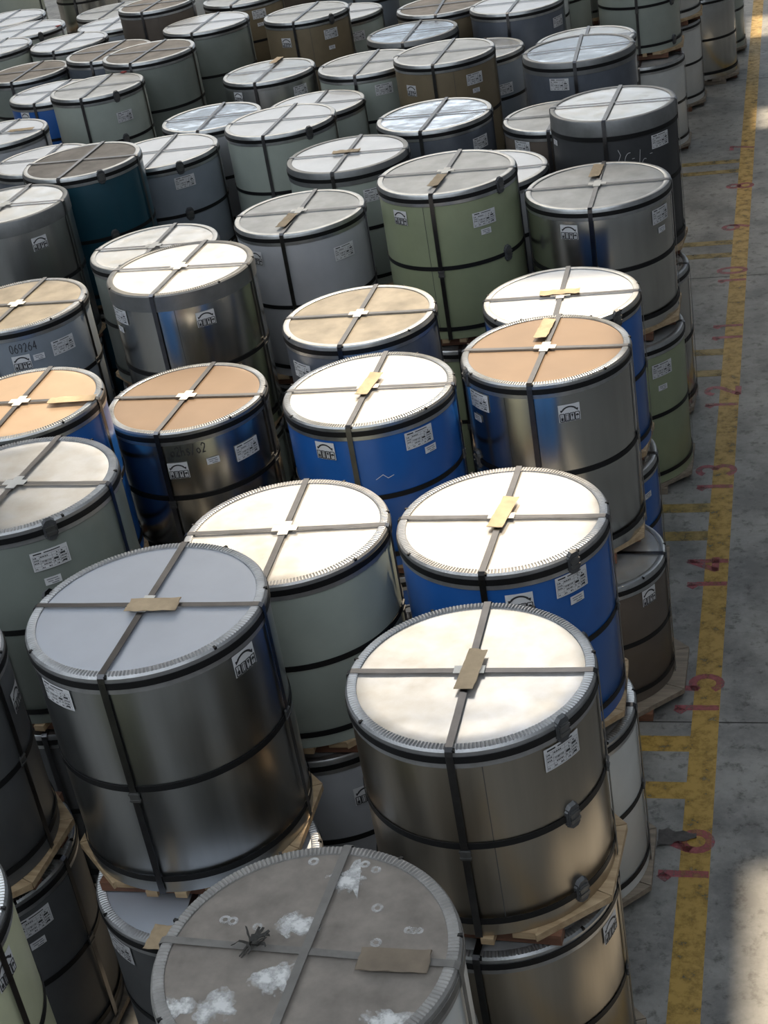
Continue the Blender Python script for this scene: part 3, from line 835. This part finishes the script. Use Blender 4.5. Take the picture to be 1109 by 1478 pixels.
# key: body, lid, colour of the lower coil, short phrase, options
SPEC = {
 'A': ('dull', 'matte', 'gunmetal', 'dull silver coil with matte blue-grey lid', dict(grey_ring=True, teeth=True, near=2, cross=True, pad=(.05, -.02, 2), big_pad=True, clip=168)),
 'B': ('champagne', 'steel', 'champagne', 'champagne silver coil with long tan pad', dict(grey_ring=True, teeth=True, near=2, cross=True, pad=(.01, -.005, 86), clip=-37, seam=-76)),
 'C': ('palegreen', 'steel', 'greywhite', 'pale green coil with glaring blank lid', dict(grey_ring=True, teeth=True, near=2, cross=True)),
 'D': ('blue', 'steel', 'white', 'blue coil with crumpled tan pad', dict(grey_ring=True, teeth=True, near=2, cross=True, pad=(.005, .029, 84), clip=-42)),
 'E': ('white', 'grime', 'white', 'white coil with grimy powder-stained lid', dict(teeth=True, near=2, dusty=True, big_pad=True, pad=(.36, -.03, 3))),
 'F': ('blue', 'steel', 'blue', 'blue coil with yellowish pad amid glare', dict(teeth=True, near=2, cross=True, pad=(0, .03, 84))),
 'G': ('silver', 'tan', 'brown', 'mirror silver coil with brown lid beside aisle', dict(teeth=True, near=2, cross=True, pad=(-.04, .30, 88), seam=-112, clip=-150)),
 'H': ('blue', 'white', 'blue', 'blue coil with white lid and crosswise pad', dict(near=2, cross=True, pad=(-.01, .03, 2), clip=-40)),
 'I': ('silver', 'tan', 'gunmetal', 'silver coil with brown lid and handwriting', dict(teeth=True, near=2, cross=True, write=('o2hs/o2', -86, .19))),
 'J': ('blue', 'lighttan', 'gunmetal', 'blue coil with orange-tan lid', dict(teeth=True, near=2, cross=True, pad=(.41, -.03, 2))),
 'K': ('greygreen', 'steel', 'gunmetal', 'grey-green coil with broad toothed rim', dict(grey_ring=True, teeth=True, near=2, cross=True, clip=-48)),
 'L': ('silver', 'steel', 'greygreen', 'silver coil with glaring lid and broad skirt', dict(teeth=True, near=2, wide='bare', cross=True, seam=-78)),
 'M': ('greygreen', 'steel', 'greywhite', 'grey-green coil behind the glaring silver one', dict(near=1, cross=True)),
 'N': ('bluegrey', 'beige', 'greygreen', 'blue-grey coil with handwritten number', dict(teeth=True, near=2, cross=True, write=('069264', -76, .205))),
 'O': ('dull', 'steel', 'slate', 'broad-skirted coil before the teal one', dict(near=1, wide='bare', cross=True)),
 'P': ('slate', 'beige', 'greygreen', 'slate coil with scuffed beige lid', dict(near=2, cross=True)),
 'Q': ('greywhite', 'grey', 'greygreen', 'light grey coil with filmed lid', dict(near=1, cross=True, pad=(-.04, -.27, 86))),
 'R': ('green', 'grey', 'green', 'sage green coil with grey lid', dict(near=1, cross=True, pad=(-.024, -.27, 86), clip=-32, seam=-100)),
 'S': ('silver', 'grey', 'green', 'silver coil before the charcoal one', dict(near=1, cross=True, pad=(-.04, .33, 88), seam=-88)),
 'T': ('charcoal', 'steel', 'silver', 'charcoal coil with white scribbles', dict(near=1, wide='low')),
 'U': ('slate', 'mirror', 'greywhite', 'slate coil with dark skirt and mirror lid', dict(near=1, wide='mid')),
 'U2': ('white', 'steel', 'white', 'white coil behind the mirror-lidded one', dict()),
 'V': ('slate', 'mirror', 'greywhite', 'slate coil with shiny rippled lid', dict(near=1)),
 'W': ('palegreen', 'white', 'greywhite', 'pale coil with tan strip across', dict(near=1, wide='mid', pad=(-.01, .016, 2))),
 'X': ('greywhite', 'white', 'greywhite', 'light grey coil behind the sage one', dict()),
 'Y': ('brown', 'grey', 'brown', 'brown coil behind the charcoal one', dict(seam=-80)),
 'Z': ('kraft', 'grey', 'brown', 'kraft coil nearest the middle', dict(near=1, seam=-70)),
 'AA': ('bluegrey', 'steel', 'bluegrey', 'blue-grey coil behind the middle kraft one', dict()),
 'AB': ('charcoal', 'mirror', 'charcoal', 'dark-skirted coil with silvery lid', dict(wide='mid')),
 'AC': ('kraft', 'dusty', 'kraft', 'olive brown coil with worn brownish lid', dict()),
 'AD': ('palegreen', 'grey', 'greywhite', 'pale coil left of middle kraft one', dict()),
 'AE': ('kraft', 'grey', 'brown', 'tall kraft brown coil with scuffed grey lid', dict(clip=-40, seam=-72)),
 'AF': ('palegreen', 'white', 'palegreen', 'pale coil peeping out behind the tall kraft one', dict()),
 'AG': ('dull', 'steel', 'gunmetal', 'dull silver coil with orange strip', dict(near=1, pad=(-.027, .44, 86))),
 'AH': ('palegreen', 'white', 'palegreen', 'pale green coil with rim clip', dict(near=1, clip=-44)),
 'AI': ('palegreen', 'white', 'palegreen', 'pale green coil just behind the clipped one', dict()),
 'AJ': ('greywhite', 'mirror', 'greywhite', 'light grey coil with silvery lid', dict()),
 'AK': ('bluegrey', 'white', 'bluegrey', 'pale blue-grey coil beside the teal one', dict(near=1, clip=-52)),
 'AL': ('teal', 'dusty', 'teal', 'dark teal coil with dusty brown lid', dict(near=1, clip=-50)),
 'AM': ('slate', 'white', 'slate', 'low coil with white lid behind the teal one', dict()),
 'AN': ('palegreen', 'grey', 'palegreen', 'pale coil with a red tag on its rim', dict(clip=-45)),
 'AO': ('blue', 'white', 'blue', 'dark blue coil far back', dict()),
 'AP': ('greywhite', 'white', 'greywhite', 'grey coil with pinkish strip', dict(pad=(.3, .0, 4))),
 'AQ': ('greygreen', 'dusty', 'greygreen', 'grey-green coil with dusty brown lid', dict()),
 'AR': ('slate', 'dusty', 'slate', 'slate coil with brown lid far back', dict()),
 'AS': ('greygreen', 'white', 'greygreen', 'tall grey-green coil with clean white lid', dict()),
 'AT': ('brown', 'dusty', 'brown', 'tall brown coil with dusty lid at the back', dict(seam=-70)),
 'AU': ('greygreen', 'dusty', 'greygreen', 'brown-lidded coil at upper left edge', dict()),
 'AV': ('palegreen', 'white', 'palegreen', 'bluish-lidded pale coil at upper left', dict()),
 'AW': ('palegreen', 'white', 'palegreen', 'shiny-lidded coil cut by the left edge', dict()),
 'AX': ('palegreen', 'white', 'palegreen', 'pale coil with rim clip, upper left', dict(clip=-45)),
 'AY': ('white', 'white', 'white', 'white coil nearest the upper left corner', dict()),
 'AZ': ('bluegrey', 'grey', 'bluegrey', 'blue-grey coil far behind the tall brown one', dict()),
 'BA': ('bluegrey', 'white', 'bluegrey', 'blue-grey coil half behind the tall brown one', dict()),
 'BC': ('kraft', 'grey', 'brown', 'kraft coil cut off by the top edge', dict(near=1)),
 'BD': ('slate', 'white', 'slate', 'slate coil cut by the top edge', dict()),
 'PY': ('paleyellow', 'steel', 'greywhite', 'pale yellow coil in the lower left corner', dict(teeth=True, near=2)),
 'LU': ('gunmetal', 'grey', 'gunmetal', 'gunmetal coil at the left edge', dict(grey_ring=True, teeth=True, near=2)),
 'BW': ('palegreen', 'grey', 'white', 'pale clipped coil by the aisle', dict(near=1, clip=-32)),
 'BG': ('white', 'grey', 'white', 'white coil in a narrow gap at the top', dict()),
 'BH': ('palegreen', 'grey', 'palegreen', 'pale coil left of the clipped one', dict()),
 'BF': ('bluegrey', 'grey', 'bluegrey', 'blue-grey coil at the top centre', dict()),
 'BE': ('brown', 'grey', 'brown', 'brown coil behind the tall kraft one', dict()),
 'P1': ('palegreen', 'grey', 'palegreen', 'pale coil body in the upper left corner', dict()),
 'P2': ('silver', 'grey', 'silver', 'silver coil body in the back row', dict()),
 'X2': ('white', 'grey', 'white', 'white coil second by the aisle at the top', dict(near=1)),
 'X3': ('silver', 'grey', 'silver', 'silver coil third by the aisle at the top', dict(near=1)),
 'X4': ('palegreen', 'grey', 'palegreen', 'pale coil farthest along the aisle', dict(near=1)),
 'P4': ('greygreen', 'grey', 'greygreen', 'grey-green coil behind the olive one', dict()),
 'P5': ('slate', 'grey', 'slate', 'slate coil in the back rows', dict()),
 'P6': ('white', 'grey', 'white', 'white coil behind the tall brown one', dict()),
 'P7': ('greygreen', 'grey', 'greygreen', 'grey-green back-row coil near the aisle', dict()),
 'P8': ('bluegrey', 'grey', 'bluegrey', 'blue-grey coil in the last row', dict()),
}
NAMES = {'dull': 'dull silver', 'champagne': 'champagne silver', 'palegreen': 'pale green', 'greygreen': 'grey-green', 'greywhite': 'light grey', 'bluegrey': 'blue-grey',
         'paleyellow': 'pale yellow', 'silver': 'silver', 'gunmetal': 'gunmetal', 'slate': 'slate', 'charcoal': 'charcoal', 'blue': 'blue', 'teal': 'teal', 'green': 'sage green',
         'white': 'white', 'brown': 'brown', 'kraft': 'kraft brown'}
LOWOPT = {'G': dict(near=2), 'D': dict(near=2, teeth=True), 'S': dict(near=1), 'T': dict(near=1), 'B': dict(near=2, teeth=True), 'A': dict(near=2, teeth=True, grey_ring=True), 'LU': dict(near=2, teeth=True), 'H': dict(near=1), 'F': dict(near=1),
          'C': dict(near=1), 'BW': dict(near=1), 'X2': dict(near=1), 'X3': dict(near=1), 'X4': dict(near=1), 'R': dict(near=1), 'K': dict(near=1), 'L': dict(near=1)}
LOWLID = {'G': 'steel', 'D': 'grey', 'A': 'matte', 'B': 'grey', 'H': 'steel', 'X3': 'steel', 'T': 'steel'}
coils = {}
def fit(pts, i, s):
    """a pallet is trimmed where its neighbours stand close"""
    x, y, r = pts[i]
    free = min(math.hypot(x - q[0], y - q[1]) * r / (r + q[2]) for j, q in enumerate(pts) if j != i)
    keep = .97 if ROWS[i][0] in ('A', 'B', 'D', 'LU', 'K', 'C', 'S') else .8
    return min(s, max(keep * s, free * .985 / (1.09 * R)))
UPTS = [(q[1], q[2], q[4]) for q in ROWS]
LPTS = [(q[6], q[7], q[8]) for q in ROWS]
for idx, (key, x, y, zt, r, h, lx, ly, lr, labs, llabs) in enumerate(ROWS):
    body, lid, low, short, opt = SPEC[key]
    rot = opt.pop('rot', random.uniform(-3, 3))
    zb = zt - h
    c = coil(x, y, zb, r, h, body, lid, short + ' on the upper layer', 'upper layer of steel coils', labs, rot=rot, **opt)
    coils[key] = c
    prz = math.radians(random.uniform(-4, 4))
    pallet(x, y, zb - PT, fit(UPTS, idx, r / R), 'wooden pallet under the ' + short, 'pallets under the upper coils', prz)
    lh = zb - PT - PT - .014
    lo = dict(LOWOPT.get(key, dict(near=0)))
    lower = coil(lx, ly, PT, lr, lh, low, LOWLID.get(key, 'grey'), 'lower ' + NAMES[low] + ' coil under the ' + short, 'lower layer of steel coils', llabs, rot=random.uniform(-4, 4), **lo)
    if key == 'A':
        put('cardboard_pad', pad_mesh(9, .17, .10), lower, None, (-.085, -.57, lh + .004), math.radians(88))
    pallet(lx, ly, 0, fit(LPTS, idx, lr / R) * (1.12 if key == 'G' else 1.0), 'floor pallet in the stack of the ' + short, 'pallets on the floor', math.radians(random.uniform(-3, 3)), grey=True)

# white scribbles on the charcoal coil, a scratch on the blue one
def scribble(key, lines, m, wd=.004):
    r = next(q for q in ROWS if q[0] == key)
    mb = MB()
    for pl in lines:
        stroke(mb, pl, wd, lambda u, v: wrap(u, v, R + .004))
    put('handwriting', mb.done('handwriting', m), coils[key], None, (0, 0, r[5]), 0, (r[4] / R, r[4] / R, 1))
def U(th):
    return math.radians(th) * R
scribble('T', [[(U(-82), -.27), (U(-80), -.32), (U(-84), -.42), (U(-86), -.5)], arc(U(-72), -.40, .05, .09, 80, 250, 9), [(U(-62), -.3), (U(-64), -.48), (U(-60), -.46)], arc(U(-58), -.44, .03, .05, 60, 300, 8), [(U(-70), -.37), (U(-50), -.36)]], M_PAPER)
scribble('F', [[(U(-78), -.40), (U(-73), -.37), (U(-70), -.40), (U(-66), -.385)]], M_PAPER)

# red tags tied to two rims
for key, th in (('AN', 75), ('AX', -8)):
    r = next(q for q in ROWS if q[0] == key)
    mb = MB()
    mb.prism([(r[4] * .93, -.03), (r[4] * 1.02, -.035), (r[4] * 1.03, .03), (r[4] * .95, .035)], .006, .018)
    put('red_tag', mb.done('red_tag', M_TAG), coils[key], None, (0, 0, r[5]), math.radians(th))

# powder stains and the scrap of strapping on the grimy lid
eh = next(q for q in ROWS if q[0] == 'E')[5]
def blob(x, y, rx, ry, seed, name='powder_stain'):
    rnd = random.Random(seed)
    ph = [rnd.uniform(0, 6) for _ in range(4)]
    pts = []
    for i in range(28):
        a = 2 * PI * i / 28
        k = 1 + .22 * math.sin(2 * a + ph[0]) + .16 * math.sin(3 * a + ph[1]) + .12 * math.sin(5 * a + ph[2]) + .08 * math.sin(9 * a + ph[3])
        pts.append((x + rx * k * math.cos(a), y + ry * k * math.sin(a)))
    mb = MB()
    mb.prism(pts, -.0052, -.0040 + seed * .00025)
    put(name, mb.done(name, M_POWDER), coils['E'], None, (0, 0, eh))
for i, (x, y, rx, ry) in enumerate(((-.10, .152, .075, .065), (-.045, .14, .085, .07), (-.075, -.13, .08, .085), (-.13, -.15, .06, .06), (-.43, -.30, .075, .065), (-.26, -.28, .085, .075), (-.3, -.33, .05, .05), (.40, -.31, .10, .08), (.06, .40, .07, .09))):
    blob(x, y, rx, ry, i)
def ring_stain(x, y, rr):
    mb = MB()
    stroke(mb, arc(x, y, rr, rr, 0, 360, 18), .013, lambda u, v: (u, v, -.0035))
    put('ring_stain', mb.done('ring_stain', M_CHALK), coils['E'], None, (0, 0, eh))
for q in ((-.379, .156, .017), (-.345, .15, .017), (-.233, .126, .014), (.228, .256, .018), (.378, .145, .013), (.40, .143, .012), (.264, .072, .017), (-.102, .506, .017), (.173, .47, .015), (.12, .50, .015), (-.33, -.34, .016), (.42, .145, .011)):
    ring_stain(*q)
mb = MB()
mb.prism([(.07, .52), (.095, .53), (.112, .45), (.135, .30), (.10, .36), (.05, .415)], -.005, -.0036)
put('powder_streak', mb.done('powder_streak', M_CHALK), coils['E'], None, (0, 0, eh))
t = empty('strapping_scrap', (-1.926 - .22, 4.137 + .016, 2.602 + .012))
tag(t, 'crumpled black scrap of strapping lying on the grimy lid', 'scrap')
rnd = random.Random(3)
for k in range(12):
    a0 = rnd.uniform(0, 6.28)
    pts = []
    x = y = 0.0
    z = .01
    a = a0
    for i in range(6):
        pts.append((x, y, max(.004, z)))
        a += rnd.uniform(-.7, .7)
        x += .016 * math.cos(a); y += .016 * math.sin(a); z += rnd.uniform(-.010, .014)
    mb = MB()
    vs = []
    for i, p in enumerate(pts):
        wv = .010 * (1 - i / 9)
        d = Vector((-math.sin(a0), math.cos(a0), .5)).normalized() * wv
        vs += [(p[0] + d.x, p[1] + d.y, p[2] + d.z), (p[0] - d.x, p[1] - d.y, p[2] - d.z * .5), (p[0] - d.x, p[1] - d.y, p[2] - d.z * .5 + .003), (p[0] + d.x, p[1] + d.y, p[2] + d.z + .003)]
    nn = len(pts)
    mb.add(vs, [(4 * i + j, 4 * i + (j + 1) % 4, 4 * i + 4 + (j + 1) % 4, 4 * i + 4 + j) for i in range(nn - 1) for j in range(4)] + [(0, 3, 2, 1), (4 * nn - 4, 4 * nn - 3, 4 * nn - 2, 4 * nn - 1)])
    put('strip', mb.done('strip', M_DARK), t)

# torn grey sheet on the floor beside the sixteen
v, f = [], []
nx, ny = 14, 6
for s in (0, 1):
    for i in range(nx + 1):
        for j in range(ny + 1):
            x = -1.02 + .24 * i / nx
            wid = .17 * (1 - .75 * (i / nx)) 
            y = 7.76 + (j / ny - .5) * wid + .035 * (i / nx)
            z = .004 + .012 * (1 + math.sin(i * 1.1 + j * 1.7)) * (1 - i / nx * .6) + .008 * noise.noise(Vector((i * .9, j * 1.1, 3))) 
            v.append((x, y, max(.002, z) + .003 * s))
q = (nx + 1) * (ny + 1)
for i in range(nx):
    for j in range(ny):
        a = i * (ny + 1) + j
        f += [(q + a, q + a + ny + 1, q + a + ny + 2, q + a + 1), (a, a + 1, a + ny + 2, a + ny + 1)]
tag(put('torn_sheet', mesh('torn_sheet', v, f, M_RAG, 60)), 'torn grey plastic sheet on the floor beside the red sixteen', 'scrap sheet')
